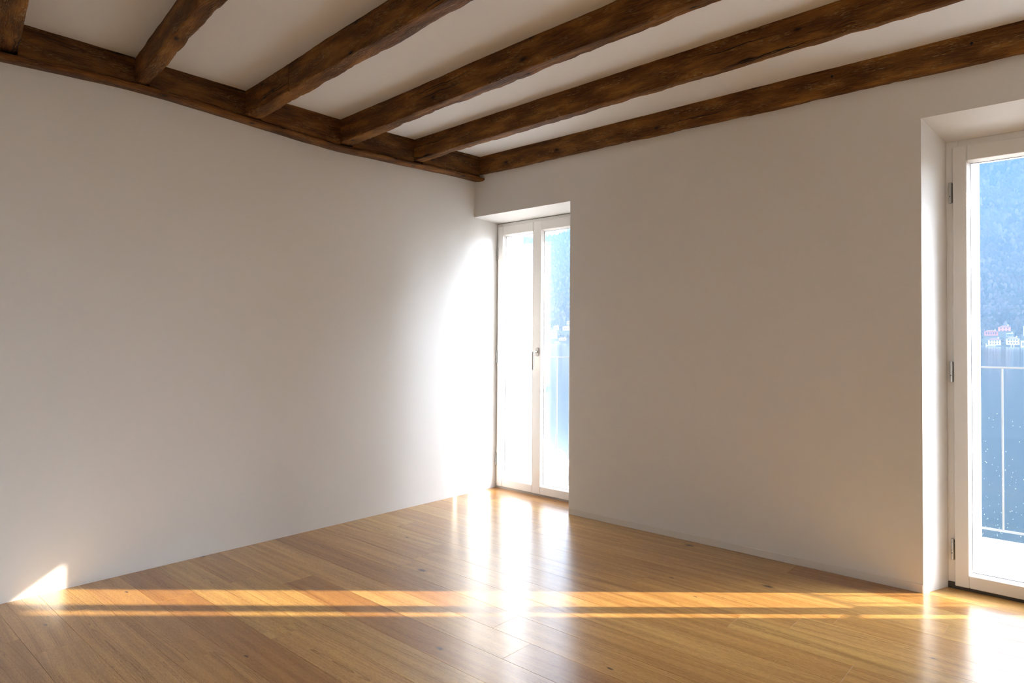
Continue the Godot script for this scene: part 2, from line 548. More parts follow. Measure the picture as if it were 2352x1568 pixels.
# ---------------------------------------------------------------- timber
# rough timber along x from xa to xb; every side is a straight line in x: f(x) = p + q * (x + 3.59)
func timber_mesh(xa: float, xb: float, zf: Vector2, zb: Vector2, yb: Vector2, yt: float, sd: int, wane: float, steps := 0) -> ArrayMesh:
	var n1 := noise(FastNoiseLite.TYPE_SIMPLEX_SMOOTH, 1.0, sd, 2)
	var n2 := noise(FastNoiseLite.TYPE_SIMPLEX, 1.0, sd + 4, 3)
	var N := steps if steps > 0 else int((xb - xa) / 0.03)
	var rows := []
	for i in N + 1:
		var x := xa + (xb - xa) * i / N
		var s := x + 3.59
		var F := zf.x + zf.y * s + n1.get_noise_2d(x * 1.2, 3.0) * 0.006
		var B := zb.x + zb.y * s + n1.get_noise_2d(x * 1.2, 13.0) * 0.006
		var Y := yb.x + yb.y * s + n1.get_noise_2d(x * 0.9, 23.0) * 0.006
		var cf := 0.005 + 0.012 * maxf(0.0, n2.get_noise_2d(x * 5.0, 31.0) + 0.1)
		var cb := 0.006 + wane * maxf(0.0, n2.get_noise_2d(x * 3.2, 41.0) + 0.25) + 0.010 * maxf(0.0, n2.get_noise_2d(x * 22.0, 47.0))
		var pts: Array[Vector3] = []
		for k in 6:
			var t := k / 5.0
			pts.append(Vector3(x, lerpf(yt, Y + cf, t), F + n2.get_noise_2d(x * 7.0, t * 3.0 + 60.0) * 0.0022 * (1.0 if k > 0 else 0.0)))
		pts.append(Vector3(x, Y + cf * 0.28, F - cf * 0.28))
		for k in 5:
			var t := k / 4.0
			pts.append(Vector3(x, Y + n2.get_noise_2d(x * 7.0, t * 3.0 + 80.0) * 0.0022, lerpf(F - cf, B + cb, t)))
		pts.append(Vector3(x, Y + cb * 0.3, B + cb * 0.3))
		for k in 4:
			var t := k / 3.0
			pts.append(Vector3(x, lerpf(Y + cb, yt, t), B))
		rows.append(pts)
	var st := new_st()
	var m: int = rows[0].size()
	var perim := [0.0]
	for k in range(1, m): perim.append(perim[k - 1] + (rows[0][k] - rows[0][k - 1]).length())
	st.set_smooth_group(0)
	for i in N + 1:
		for k in m:
			var p: Vector3 = rows[i][k]
			st.set_uv(Vector2(pingpong((p.x + 3.7) / 2.4 + sd * 0.137, 1.0), perim[k] / 0.48 + sd * 0.21))
			st.add_vertex(p)
	for i in N:
		for k in m - 1:
			var a := i * m + k
			var b := a + m
			for t: int in [a, a + 1, b + 1, a, b + 1, b]: st.add_index(t)
	# caps
	for e in [0, N]:
		var base := (N + 1) * m + (0 if e == 0 else m)
		for k in m:
			var p: Vector3 = rows[e][k]
			st.set_uv(Vector2(p.z * 0.4, p.y * 2.0))
			st.add_vertex(p + Vector3(0.00001 if e == 0 else -0.00001, 0, 0))
		for k in range(1, m - 1):
			var tr := [base, base + k + 1, base + k] if e == 0 else [base, base + k, base + k + 1]
			for t: int in tr: st.add_index(t)
	st.generate_normals()
	return st.commit()

func build_timber() -> void:
	# z of the front and back face at the left end with their drift per metre, underside there with its drift, timber texture, wane
	var beams := [
		[Vector2(-3.650, 0.0), Vector2(-3.712, 0.0), Vector2(2.505, -0.0028), 0, 0.022, "honey-brown old ceiling beam hugging the top of the window wall"],
		[Vector2(-2.985, 0.030), Vector2(-3.068, 0.043), Vector2(2.474, 0.0), 0, 0.016, "brown old ceiling beam second from the window wall, splintered along its lower edge"],
		[Vector2(-2.380, 0.048), Vector2(-2.474, 0.060), Vector2(2.457, 0.004), 3, 0.014, "dark old ceiling beam third from the window wall, with swirling knots"],
		[Vector2(-1.756, 0.066), Vector2(-1.848, 0.072), Vector2(2.466, 0.001), 6, 0.012, "dark old ceiling beam with a sawn joint near its left end"],
		[Vector2(-1.180, 0.125), Vector2(-1.252, 0.122), Vector2(2.487, -0.014), 3, 0.014, "short visible stretch of dark beam next to the upper left corner"],
		[Vector2(-0.612, 0.13), Vector2(-0.704, 0.14), Vector2(2.474, -0.004), 6, 0.010, "very dark beam end in the upper left corner, cut by the picture edge"]]
	var i := 0
	for b: Array in beams:
		var mat: Material = M.timber[b[3]]
		var o := thing("ceiling_beam", Vector3(0, 0, 0))
		tag(o, b[5], "beam", "old beams across the ceiling")
		var zf: Vector2 = b[0]
		var zb: Vector2 = b[1]
		var yb: Vector2 = b[2]
		var xe := RIGHT_X - 0.01
		if zf.y > 0.1: xe = 0.6
		if i == 3:
			put("beam_end", timber_mesh(WALL_X + 0.01, -3.072, zf, zb, yb, 2.63, 70, 0.006), mat, o)
			put("beam_body", timber_mesh(-3.068, xe, zf + Vector2(0.002, 0), zb, yb + Vector2(-0.003, 0), 2.63, 71, b[4]), mat, o)
		else:
			put("beam_body", timber_mesh(WALL_X + 0.01, xe, zf, zb, yb, 2.66 if i == 0 else 2.64, 20 + i * 5, b[4]), mat, o)
		if i == 0:
			# two old nails left in its face
			for q: Vector3 in [Vector3(-1.02, 2.585, -3.648), Vector3(-0.42, 2.580, -3.648)]:
				var st := new_st()
				lathe(st, q, Vector3(0.2, 0.1, 0.97).normalized(), [Vector2(-0.01, 0.003), Vector2(0.012, 0.003), Vector2(0.012, 0.007), Vector2(0.015, 0.006), Vector2(0.016, 0.0)], 8)
				put("nail", st.commit(), M.iron, o)
		i += 1

	# boards that close the gaps between the beam ends
	var labels := ["closing board in the ceiling corner next to the window wall", "brown closing board between the second and third beams from the window wall", "straight-grained closing board between the two middle beams",
		"closing board left of the beam with the sawn joint", "dark curly-grained closing board at the far upper left"]
	for k in 5:
		var za: float = beams[k][1].x if k > 0 else beams[0][0].x
		var zn: float = beams[k + 1][1].x
		var z_hi: float = beams[k][0].x - 0.0
		var z_lo: float = zn + 0.001
		za = z_hi + 0.001
		var mb := board_mesh(za, z_lo, k)
		tag(put("closing_board", mb, M.timber[[1, 1, 2, 4, 7][k]]), labels[k], "board", "boards between the beam ends")
	tag(put("closing_board", board_mesh(-0.60, BACK_Z - 0.01, 2), M.timber[4]), "closing board running on behind the corner beam, outside the picture", "board", "boards between the beam ends")
	# wall plate carrying the beam ends along the left wall
	tag(put("wall_plate", plate_mesh(), M.timber[2]), "long dark rounded timber ledge along the top of the left wall under the beam ends", "timber")

func board_mesh(z0: float, z1: float, k: int) -> ArrayMesh:
	var st := new_st()
	var n1 := noise(FastNoiseLite.TYPE_SIMPLEX, 1.0, 500 + k, 2)
	var lean := [0.0, 0.004, -0.003, 0.003, 0.0][k] as float
	var N := 24
	var rows := []
	# board runs along z from z1 (near) to z0 (far); order of z does not matter
	for i in N + 1:
		var z := lerpf(z0, z1, float(i) / N)
		var yb := plate_top(z) - 0.004
		var pts: Array[Vector3] = []
		for j in 7:
			var t := j / 6.0
			pts.append(Vector3(BOARD_X + lean * (t - 0.5) + n1.get_noise_2d(z * 6.0, t * 2.0) * 0.0025 - (0.004 if j == 0 else 0.0), lerpf(yb, 2.645, t), z))
		for j in 2:
			pts.append(Vector3(BOARD_X - 0.05, 2.645 if j == 0 else yb, z))
		pts.append(pts[0])
		rows.append(pts)
	var m: int = rows[0].size()
	for i in N:
		for j in m - 1:
			var q: Array[Vector3] = [rows[i][j], rows[i + 1][j], rows[i + 1][j + 1], rows[i][j + 1]]
			for t: int in [0, 1, 2, 0, 2, 3]:
				st.set_uv(Vector2(pingpong(q[t].z / 2.4 + 3.0 + k * 0.31, 1.0), (q[t].y - 2.4) / 0.48 + k * 0.13))
				st.add_vertex(q[t])
	st.index()
	st.generate_normals()
	return st.commit()

func along(z: float, table: Array) -> float:
	for i in table.size() - 1:
		var a: Vector2 = table[i]
		var b: Vector2 = table[i + 1]
		if z <= b.x or i == table.size() - 2:
			return lerpf(a.y, b.y, smoothstep(0.0, 1.0, clampf((z - a.x) / (b.x - a.x), 0, 1)))
	return 0.0

func plate_top(z: float) -> float:
	return along(z, [Vector2(-3.7, 2.479), Vector2(-2.4, 2.443), Vector2(-1.2, 2.481), Vector2(-0.6, 2.457), Vector2(0.6, 2.46)])

func plate_mesh() -> ArrayMesh:
	var st := new_st()
	var n1 := noise(FastNoiseLite.TYPE_SIMPLEX, 1.0, 77, 3)
	var N := 160
	var rows := []
	for i in N + 1:
		var z := lerpf(WALL_Z + 0.001, BACK_Z, float(i) / N)
		var t := plate_top(z)
		var g := n1.get_noise_2d(z * 4.0, 1.0) * 0.004
		var low := t - 0.014 + n1.get_noise_2d(z * 1.5, 9.0) * 0.004
		var pts: Array[Vector3] = [Vector3(WALL_X + 0.002, t, z), Vector3(BOARD_X - 0.01, t, z), Vector3(BOARD_X + 0.004 + g, t - 0.002, z), Vector3(BOARD_X + 0.008 + g, t - 0.009, z),
			Vector3(BOARD_X + 0.004 + g, t - 0.018, z), Vector3(BOARD_X - 0.012, t - 0.024, z), Vector3(BOARD_X - 0.05, low - 0.008, z), Vector3(WALL_X + 0.002, low, z), Vector3(WALL_X + 0.002, t, z)]
		rows.append(pts)
	var m: int = rows[0].size()
	for i in N:
		for j in m - 1:
			var q: Array[Vector3] = [rows[i][j], rows[i][j + 1], rows[i + 1][j + 1], rows[i + 1][j]]
			for t: int in [0, 1, 2, 0, 2, 3]:
				st.set_uv(Vector2(pingpong(q[t].z / 2.4 + 3.0, 1.0), (j if t in [0, 3] else j + 1) * 0.03))
				st.add_vertex(q[t])
	for e in [0, N]:
		for j in range(1, m - 2):
			for p: Vector3 in [rows[e][0], rows[e][j + (1 if e == 0 else 0)], rows[e][j + (0 if e == 0 else 1)]]:
				st.set_uv(Vector2(p.x * 0.4, p.y))
				st.add_vertex(p + Vector3(0, 0, 0.00001 if e == 0 else -0.00001))
	st.index()
	st.generate_normals()
	return st.commit()

# ---------------------------------------------------------------- doors
# a two-leaved glazed door; zf is the room-side face of its fixed frame
func make_door(called: String, label: String, zf: float, x0: float, x1: float, yh: float, lx0: float, g0: Vector2, ms: Vector2, g1: Vector2, lx1: float, gy: Vector2, lyt: float, hinges: Array, threshold: Material, glass: Material, lever: Vector3) -> void:
	var d := thing(called)
	tag(d, label, "door", "", "structure")
	var back := zf - 0.072
	# fixed frame
	put("frame_jamb", cbox_mesh(Vector3(x0, 0.03, back), Vector3(x0 + 0.05, yh, zf), 0.002), M.paint, d)
	put("frame_jamb", cbox_mesh(Vector3(x1 - 0.05, 0.03, back), Vector3(x1, yh, zf), 0.002), M.paint, d)
	put("frame_head", cbox_mesh(Vector3(x0 + 0.0505, yh - 0.05, back), Vector3(x1 - 0.0505, yh, zf - 0.0005), 0.002), M.paint, d)
	put("threshold", cbox_mesh(Vector3(x0, -0.005, back), Vector3(x1, 0.0285, zf + 0.004), 0.002), threshold, d)
	var lf := zf + 0.014
	var lb := zf - 0.034
	var low := 0.016
	var leaves := [[lx0, g0.x, g0.y, ms.x], [ms.x + 0.002, g1.x, g1.y, lx1]]
	for n in 2:
		var L: Array = leaves[n]
		var leaf := Node3D.new()
		leaf.name = "leaf" if n == 0 else "leaf_001"
		d.add_child(leaf, true)
		var f := lf + (0.004 if n == 1 else 0.0)
		var bead := 0.011
		# stiles run the full height, the rails sit between them
		put("stile", cbox_mesh(Vector3(L[0], low, lb), Vector3(L[1] - bead, lyt, f), 0.003), M.paint, leaf)
		put("stile", cbox_mesh(Vector3(L[2] + bead, low, lb), Vector3(L[3], lyt, f), 0.003), M.paint, leaf)
		put("rail", cbox_mesh(Vector3(L[1] - bead + 0.0006, gy.y + bead, lb), Vector3(L[2] + bead - 0.0006, lyt, f - 0.001), 0.003), M.paint, leaf)
		put("rail", cbox_mesh(Vector3(L[1] - bead + 0.0006, low, lb), Vector3(L[2] + bead - 0.0006, gy.x - bead, f - 0.001), 0.003), M.paint, leaf)
		# glazing bead: a sloping rebate round the glass
		var st := new_st()
		var gz := f - 0.026
		var O := [Vector3(L[1] - bead, gy.x - bead, f - 0.006), Vector3(L[2] + bead, gy.x - bead, f - 0.006), Vector3(L[2] + bead, gy.y + bead, f - 0.006), Vector3(L[1] - bead, gy.y + bead, f - 0.006)]
		var I := [Vector3(L[1], gy.x, gz), Vector3(L[2], gy.x, gz), Vector3(L[2], gy.y, gz), Vector3(L[1], gy.y, gz)]
		var ob := []
		var ib := []
		for q in 4:
			ob.append(Vector3(O[q].x, O[q].y, lb + 0.006))
			ib.append(Vector3(I[q].x, I[q].y, gz - 0.012))
		for q in 4:
			var r := (q + 1) % 4
			var c := (Vector3(L[1], gy.x, 0) + Vector3(L[2], gy.y, 0)) / 2.0
			var inward: Vector3 = c - (O[q] + O[r]) / 2.0
			inward.z = 0
			quad(st, O[q], O[r], I[r], I[q], inward.normalized() + Vector3(0, 0, 0.5))
			quad(st, I[q], I[r], ib[r], ib[q], inward)
			quad(st, ib[q], ib[r], ob[r], ob[q], inward.normalized() + Vector3(0, 0, -0.5))
		put("glazing_bead", st.commit(), M.paint, leaf)
		st = new_st()
		box(st, Vector3(L[1], gy.x, gz - 0.006), Vector3(L[1] + 0.0018, gy.y, gz - 0.001))
		box(st, Vector3(L[2] - 0.0018, gy.x, gz - 0.006), Vector3(L[2], gy.y, gz - 0.001))
		box(st, Vector3(L[1] + 0.0018, gy.x, gz - 0.006), Vector3(L[2] - 0.0018, gy.x + 0.0018, gz - 0.001))
		box(st, Vector3(L[1] + 0.0018, gy.y - 0.0018, gz - 0.006), Vector3(L[2] - 0.0018, gy.y, gz - 0.001))
		put("gasket", st.commit(), M.gasket, leaf)
		st = new_st()
		box(st, Vector3(L[1] - 0.004, gy.x - 0.004, gz - 0.009), Vector3(L[2] + 0.004, gy.y + 0.004, gz - 0.005))
		put("pane", st.commit(), glass, leaf)
	# hinges on the left edge and, mirrored, on the right
	for side in 2:
		for hy: float in hinges:
			var hx := lx0 - 0.0095 if side == 0 else lx1 + 0.0095
			var st := new_st()
			var hz := zf + 0.010
			lathe(st, Vector3(hx, hy - 0.052, hz), Vector3.UP, [Vector2(0, 0), Vector2(0.0, 0.005), Vector2(0.002, 0.0068), Vector2(0.049, 0.0068), Vector2(0.0495, 0.0058), Vector2(0.0515, 0.0058), Vector2(0.052, 0.0068),
				Vector2(0.080, 0.0068), Vector2(0.0805, 0.0075), Vector2(0.087, 0.0075), Vector2(0.0875, 0.0068), Vector2(0.102, 0.0068), Vector2(0.104, 0.005), Vector2(0.104, 0.0)], 14)
			var h := put("hinge", st.commit(), M.steel, d)
			st = new_st()
			var px := hx + (0.0078 if side == 0 else -0.0078)
			cbox(st, Vector3(px - 0.0014, hy - 0.049, zf), Vector3(px + 0.0014, hy + 0.047, hz + 0.002), 0.0005)
			put("hinge_plate", st.commit(), M.plate, h)
			st = new_st()
			lathe(st, Vector3(hx - 0.002, hy - 0.018, hz + 0.005), Vector3(0, 0, 1), [Vector2(0, 0.0026), Vector2(0.0022, 0.0024), Vector2(0.0022, 0.0)], 8)
			put("grub_screw", st.commit(), M.iron, h)
	# lever handle on the leaf that opens first
	if lever != Vector3.ZERO:
		var f := lf + 0.004
		var st := new_st()
		# oval rosette
		var pr := []
		for k in 24:
			var a := TAU * k / 24.0
			pr.append(Vector2(cos(a) * 0.0155, sin(a) * 0.0155 + signf(sin(a)) * 0.019))
		for k in 24:
			var p: Vector2 = pr[k]
			var q: Vector2 = pr[(k + 1) % 24]
			var b0 := Vector3(lever.x + p.x, lever.y + p.y, f)
			var b1 := Vector3(lever.x + q.x, lever.y + q.y, f)
			var t0 := Vector3(lever.x + p.x * 0.92, lever.y + p.y * 0.95, f + 0.008)
			var t1 := Vector3(lever.x + q.x * 0.92, lever.y + q.y * 0.95, f + 0.008)
			quad(st, b0, b1, t1, t0, Vector3(p.x, p.y, 0.002))
			tri(st, t0, t1, Vector3(lever.x, lever.y, f + 0.008), Vector3(0, 0, 1))
		var h := put("handle_rosette", st.commit(), M.brushed, d)
		st = new_st()
		var zt := f + 0.056
		var pts := [Vector3(lever.x, lever.y, f + 0.006), Vector3(lever.x, lever.y, zt - 0.010)]
		for k in 6:
			var a := PI / 2 * k / 5.0
			pts.append(Vector3(lever.x, lever.y - 0.008 + 0.008 * cos(a), zt - 0.008 + 0.008 * sin(a)))
		pts.append(Vector3(lever.x, lever.y - 0.135, zt))
		tube(st, pts, 0.0078, 12)
		put("handle_lever", st.commit(), M.brushed, h)

func build_doors() -> void:
	make_door("door_1", "narrow white French door in the corner niche beside the left wall, with a steel lever handle", -3.970, WALL_X, -2.748, 2.160,
		-3.678, Vector2(-3.612, -3.316), Vector2(-3.296, 0), Vector2(-3.206, -2.905), -2.826, Vector2(0.088, 2.052), 2.136, [1.919, 1.067, 0.232], M.alu_light, M.glass_film, Vector3(-3.247, 1.114, 0))
	make_door("door_2", "white French door at the right edge, cut by the picture, opening onto the balcony", -3.883, -0.556, 0.470, 2.205,
		-0.526, Vector2(-0.457, -0.134), Vector2(-0.112, 0), Vector2(-0.056, 0.372), 0.442, Vector2(0.088, 2.086), 2.172, [1.948, 1.062, 0.191], M.alu_dark, M.glass, Vector3(-0.074, 1.10, 0))
	# the wide opening of the right-hand wall, outside the picture
	var d := thing("window_1")
	tag(d, "wide glazed opening in the right wall, outside the picture", "window", "", "structure")
	for z: float in [1.03, 1.70, 2.37]:
		put("frame_post", cbox_mesh(Vector3(RIGHT_X + 0.10, 0, z - 0.03), Vector3(RIGHT_X + 0.17, 2.45, z + 0.03)), M.paint, d)
	put("frame_head", cbox_mesh(Vector3(RIGHT_X + 0.10, 2.39, 1.06), Vector3(RIGHT_X + 0.17, 2.45, 2.34)), M.paint, d)
	put("frame_sill", cbox_mesh(Vector3(RIGHT_X + 0.10, 0.0, 1.06), Vector3(RIGHT_X + 0.17, 0.05, 2.34)), M.paint, d)
	for z: float in [1.06, 1.73]:
		put("pane", cbox_mesh(Vector3(RIGHT_X + 0.13, 0.05, z), Vector3(RIGHT_X + 0.136, 2.39, z + 0.61), 0.0005), M.glass, d)
	d = thing("window_2")
	tag(d, "third French door further right in the window wall, outside the picture", "window", "", "structure")
	for x: float in [2.15, 2.60, 3.05]:
		put("frame_post", cbox_mesh(Vector3(x, 0, -3.95), Vector3(x + 0.05, 2.2, -3.88)), M.paint, d)
	put("frame_head", cbox_mesh(Vector3(2.2, 2.12, -3.95), Vector3(3.05, 2.2, -3.88)), M.paint, d)
	for x: float in [2.2, 2.65]:
		put("pane", cbox_mesh(Vector3(x, 0.0, -3.92), Vector3(x + 0.4, 2.12, -3.915), 0.0005), M.glass, d)

# ---------------------------------------------------------------- outside the doors
func railing(called: String, label: String, z: float, x0: float, x1: float, first: float, pitch: float, ytop: float, ylow: float, foot: bool, ret: float) -> void:
	var o := thing(called)
	tag(o, label, "railing")
	put("top_rail", cbox_mesh(Vector3(x0, ytop - 0.006, z - 0.008), Vector3(x1, ytop + 0.006, z + 0.008), 0.002), M.galv, o)
	if not foot:
		put("bottom_rail", cbox_mesh(Vector3(x0, ylow - 0.006, z - 0.009), Vector3(x1, ylow + 0.006, z + 0.009), 0.002), M.galv, o)
	var x := first
	while x - pitch > x0 + 0.02: x -= pitch
	while x < x1 - 0.02:
		var st := new_st()
		tube(st, [Vector3(x, 0.0 if foot else ylow, z), Vector3(x, ytop, z)], 0.0058, 10)
		put("bar", st.commit(), M.galv, o)
		x += pitch
	if ret != 0.0:
		put("side_rail", cbox_mesh(Vector3(x1 - 0.02, ytop - 0.006, z + 0.009), Vector3(x1 + 0.02, ytop + 0.006, ret), 0.003), M.galv, o)
		put("side_rail", cbox_mesh(Vector3(x0 - 0.02, ytop - 0.006, z + 0.009), Vector3(x0 + 0.02, ytop + 0.006, ret), 0.003), M.galv, o)
		for xx: float in [x0, x1]:
			var st := new_st()
			tube(st, [Vector3(xx, 0.0, z), Vector3(xx, ytop, z)], 0.012, 10)
			put("post", st.commit(), M.galv, o)

func build_spots() -> void:
	var leaf := get_node("door_2/leaf")
	var sm := SphereMesh.new()
	sm.radius = 1.0
	sm.height = 2.0
	sm.radial_segments = 8
	sm.rings = 4
	var mm := MultiMesh.new()
	mm.transform_format = MultiMesh.TRANSFORM_3D
	mm.mesh = sm
	mm.instance_count = 260
	rng.seed = 77
	for i in 260:
		var y := 0.12 + 0.75 * pow(rng.randf(), 1.8)
		var s := rng.randf_range(0.0005, 0.0014)
		mm.set_instance_transform(i, Transform3D(Basis.from_scale(Vector3(s, s * rng.randf_range(1.0, 2.2), 0.0003)), Vector3(rng.randf_range(-0.45, -0.14), y, -3.8955 - 0.0091)))
	var mi := MultiMeshInstance3D.new()
	mi.name = "water_spots"
	mi.multimesh = mm
	mi.material_override = plain(Color(0.85, 0.88, 0.90), 0.6)
	mi.set_meta("kind", "stuff")
	leaf.add_child(mi, true)

func build_balconies() -> void:
	var st := new_st()
	cbox(st, Vector3(-0.453, -0.14, -4.196), Vector3(0.360, 0.0, -3.958), 0.002)
	cbox(st, Vector3(-0.80, -0.14, -5.03), Vector3(1.15, 0.0, OUT_Z - 0.001), 0.006)
	tag(put("balcony_slab", st.commit(), M.stone), "sunlit white stone balcony slab outside the right-hand door", "balcony")
	st = new_st()
	cbox(st, Vector3(-3.613, -0.14, -4.196), Vector3(-2.905, 0.0, -4.046), 0.002)
	cbox(st, Vector3(-3.85, -0.14, -4.62), Vector3(-2.70, 0.0, OUT_Z - 0.001), 0.006)
	tag(put("balcony_slab", st.commit(), M.stone), "small sunlit white stone ledge outside the corner door", "balcony")
	railing("railing", "slim grey metal railing in front of the right-hand door", -5.0, -0.74, 1.07, -0.432, 0.13, 1.056, 0.062, false, OUT_Z)
	railing("railing", "slim pale railing of thin upright bars outside the corner door", -4.41, -3.80, -2.75, -3.410, 0.131, 1.065, 0.0, true, OUT_Z)
	# wire hoop standing on the ledge
	st = new_st()
	var pts := [Vector3(-3.250, 0.0, -4.39), Vector3(-3.249, 0.10, -4.39)]
	for k in 13:
		var a := PI * k / 12.0
		pts.append(Vector3(-3.37 + 0.121 * cos(a), 0.10 + 0.195 * sin(a), -4.39))
	pts.append(Vector3(-3.491, 0.0, -4.39))
	tube(st, pts, 0.0055, 8)
	var hoop := put("wire_hoop", st.commit(), M.white_metal)
	tag(hoop, "thin white arched wire hoop standing on the ledge outside the corner door", "hoop")
	st = new_st()
	tube(st, [Vector3(-3.250, 0.001, -4.39), Vector3(-3.2495, 0.095, -4.39)], 0.0075, 8)
	var sl := put("sleeve", st.commit(), M.plate, hoop)
	sl.set_meta("label", "grey sleeve at the foot of the hoop")
	# shutter stay on the outer reveal
	st = new_st()
	var X := -0.447
	tube(st, [Vector3(X, 1.214, -3.972), Vector3(X, 1.211, -3.99)], 0.004, 8)
	var ring := []
	for k in 17:
		var a := TAU * k / 16.0
		ring.append(Vector3(X, 1.206 + 0.013 * sin(a), -4.02 + 0.032 * cos(a)))
	tube(st, ring, 0.0036, 8)
	tube(st, [Vector3(X, 1.193, -4.022), Vector3(X, 1.10, -4.045), Vector3(X, 0.93, -4.108), Vector3(X, 0.906, -4.112), Vector3(X, 0.899, -4.098), Vector3(X, 0.905, -3.972)], 0.0036, 8)
	tag(put("shutter_stay", st.commit(), M.white_metal), "thin white shutter stay with a ring fixed on the sunlit reveal of the right-hand door", "shutter stay")

# ---------------------------------------------------------------- lake and far shore
func bearing_k(th: float) -> float:
	return clampf(1.0 + (38.0 - th) / 33.0 * 1.6, 0.6, 2.8)

func land(th: float, r: float) -> float:
	var t := r - 1000.0
	if t < 0.0: return LAKE_Y + t * 0.3
	var ridge := 650.0 + clampf(38.0 - th, -10.0, 40.0) * 5.0
	var tt := minf(t, ridge)
	var h := 0.22 * tt + 0.0003 * tt * tt + (bearing_k(th) - 1.0) * 0.0003 * pow(maxf(0.0, tt - 100.0), 2.0)
	if t > ridge: h -= (t - ridge) * 0.35
	return LAKE_Y + h

func polar(th: float, r: float, y: float) -> Vector3:
	return Vector3(-sin(deg_to_rad(th)) * r, y, -cos(deg_to_rad(th)) * r)

func build_far() -> void:
	# hill
	var st := new_st()
	var hn := noise(FastNoiseLite.TYPE_SIMPLEX, 0.006, 12, 4)
	var T := 100
	var R := 46
	for i in T + 1:
		for j in R + 1:
			var th := lerpf(-30.0, 70.0, float(i) / T)
			var r := lerpf(985.0, 2150.0, pow(float(j) / R, 1.3))
			var p := polar(th, r, land(th, r))
			p.y += hn.get_noise_2d(p.x, p.z) * 16.0 * clampf((r - 1090.0) / 150.0, 0.0, 1.0)
			st.set_uv(Vector2(p.x, p.z) * 0.01)
			st.add_vertex(p)
	for i in T:
		for j in R:
			var a := i * (R + 1) + j
			var b := a + R + 1
			for t: int in [a, a + 1, b + 1, a, b + 1, b]: st.add_index(t)
	st.generate_normals()
	var earth := plain(Color(0.24, 0.25, 0.20), 0.95, 0.0, 0.1)
	tag(put("hill", st.commit(), earth), "steep hazy blue wooded hillside across the lake", "hill", "", "structure")

	# lake
	st = new_st()
	var ring: Array[Vector3] = []
	for k in 73:
		var th := lerpf(-100.0, 100.0, k / 72.0)
		ring.append(polar(th, 1006.0, LAKE_Y))
	for k in 72:
		tri(st, Vector3(0, LAKE_Y, -5.3), ring[k], ring[k + 1], Vector3.UP)
	var water := plain(Color(0.05, 0.14, 0.17), 0.10, 0.0, 0.5)
	water.normal_enabled = true
	water.normal_texture = noise_tex(noise(FastNoiseLite.TYPE_SIMPLEX, 0.02, 3, 3), 512, true, 3.0)
	water.normal_scale = 0.10
	water.uv1_triplanar = true
	water.uv1_world_triplanar = true
	water.uv1_scale = Vector3(0.25, 0.25, 0.6)
	tag(put("lake", st.commit(), water), "calm blue lake stretching from the balcony to the far shore", "lake", "", "structure")
	# land behind and to the right of the house
	st = new_st()
	box(st, Vector3(-40, LAKE_Y - 1.0, -5.2), Vector3(40, LAKE_Y + 0.02, 60))
	tag(put("garden_ground", st.commit(), plain(Color(0.62, 0.60, 0.52), 0.95, 0.0, 0.1)), "pale ground round the house, outside the picture", "ground", "", "structure")

	# forest: thousands of crowns
	var crown := new_st()
	var cn := noise(FastNoiseLite.TYPE_SIMPLEX, 1.3, 61, 3)
	crown.set_smooth_group(0)
	for i in 9:
		for j in 13:
			var la := PI * i / 8.0 - PI / 2
			var lo := TAU * (j % 12) / 12.0
			var p := Vector3(cos(la) * cos(lo), sin(la), cos(la) * sin(lo))
			crown.add_vertex(p * (1.0 + 0.55 * cn.get_noise_3dv(p)))
	for i in 8:
		for j in 12:
			var q := i * 13 + j
			for t: int in [q, q + 13, q + 14, q, q + 14, q + 1]: crown.add_index(t)
	crown.generate_normals()
	var sm := crown.commit()
	var mm := MultiMesh.new()
	mm.transform_format = MultiMesh.TRANSFORM_3D
	mm.use_colors = true
	mm.mesh = sm
	var spots := []
	rng.seed = 5
	var cols := [Color(0.36, 0.35, 0.27), Color(0.42, 0.37, 0.30), Color(0.24, 0.31, 0.20), Color(0.50, 0.46, 0.40), Color(0.30, 0.33, 0.24), Color(0.58, 0.52, 0.47), Color(0.20, 0.27, 0.19)]
	var pn := noise(FastNoiseLite.TYPE_SIMPLEX, 0.02, 21, 2)
	for k in 42000:
		var th := rng.randf_range(-7.0, 17.0) if k % 3 else rng.randf_range(31.0, 46.0)
		var r := 1000.0 + (6.0 + 820.0 * pow(rng.randf(), 0.9))
		if r < 1095.0 and rng.randf() < 0.40: continue
		var p := polar(th, r, land(th, r))
		p.y += hn.get_noise_2d(p.x, p.z) * 16.0 * clampf((r - 1090.0) / 150.0, 0.0, 1.0)
		var near_house := false
		for h: Array in HOUSES:
			if Vector2(p.x - h[0], p.z - h[1]).length() < h[3] * 0.6 + 2.5: near_house = true
			# nor in the line of sight to it
			var hv := Vector2(h[0], h[1])
			if Vector2(p.x, p.z).length() < hv.length() and hv.length() - Vector2(p.x, p.z).length() < 45.0 and absf(Vector2(p.x, p.z).angle_to(hv)) < h[3] * 0.62 / hv.length(): near_house = true
		if near_house: continue
		var s := rng.randf_range(1.5, 3.3)
		if r < 1095.0: s *= 0.55
		var b := Basis.from_euler(Vector3(rng.randf() * 0.4, rng.randf() * TAU, rng.randf() * 0.4)).scaled(Vector3(s, s * rng.randf_range(1.0, 2.3), s))
		var ci: int = clampi(int((pn.get_noise_2d(p.x, p.z) * 0.9 + 0.5) * 7.0 + rng.randf_range(-1.6, 1.6)), 0, 6)
		spots.append([Transform3D(b, p + Vector3(0, s * 0.75, 0)), cols[ci]])
	mm.instance_count = spots.size()
	for k in spots.size():
		mm.set_instance_transform(k, spots[k][0])
		mm.set_instance_color(k, spots[k][1].srgb_to_linear())
	var fm := plain(Color(0.62, 0.66, 0.70), 0.95, 0.0, 0.1)
	fm.vertex_color_use_as_albedo = true
	var mi := MultiMeshInstance3D.new()
	mi.name = "forest"
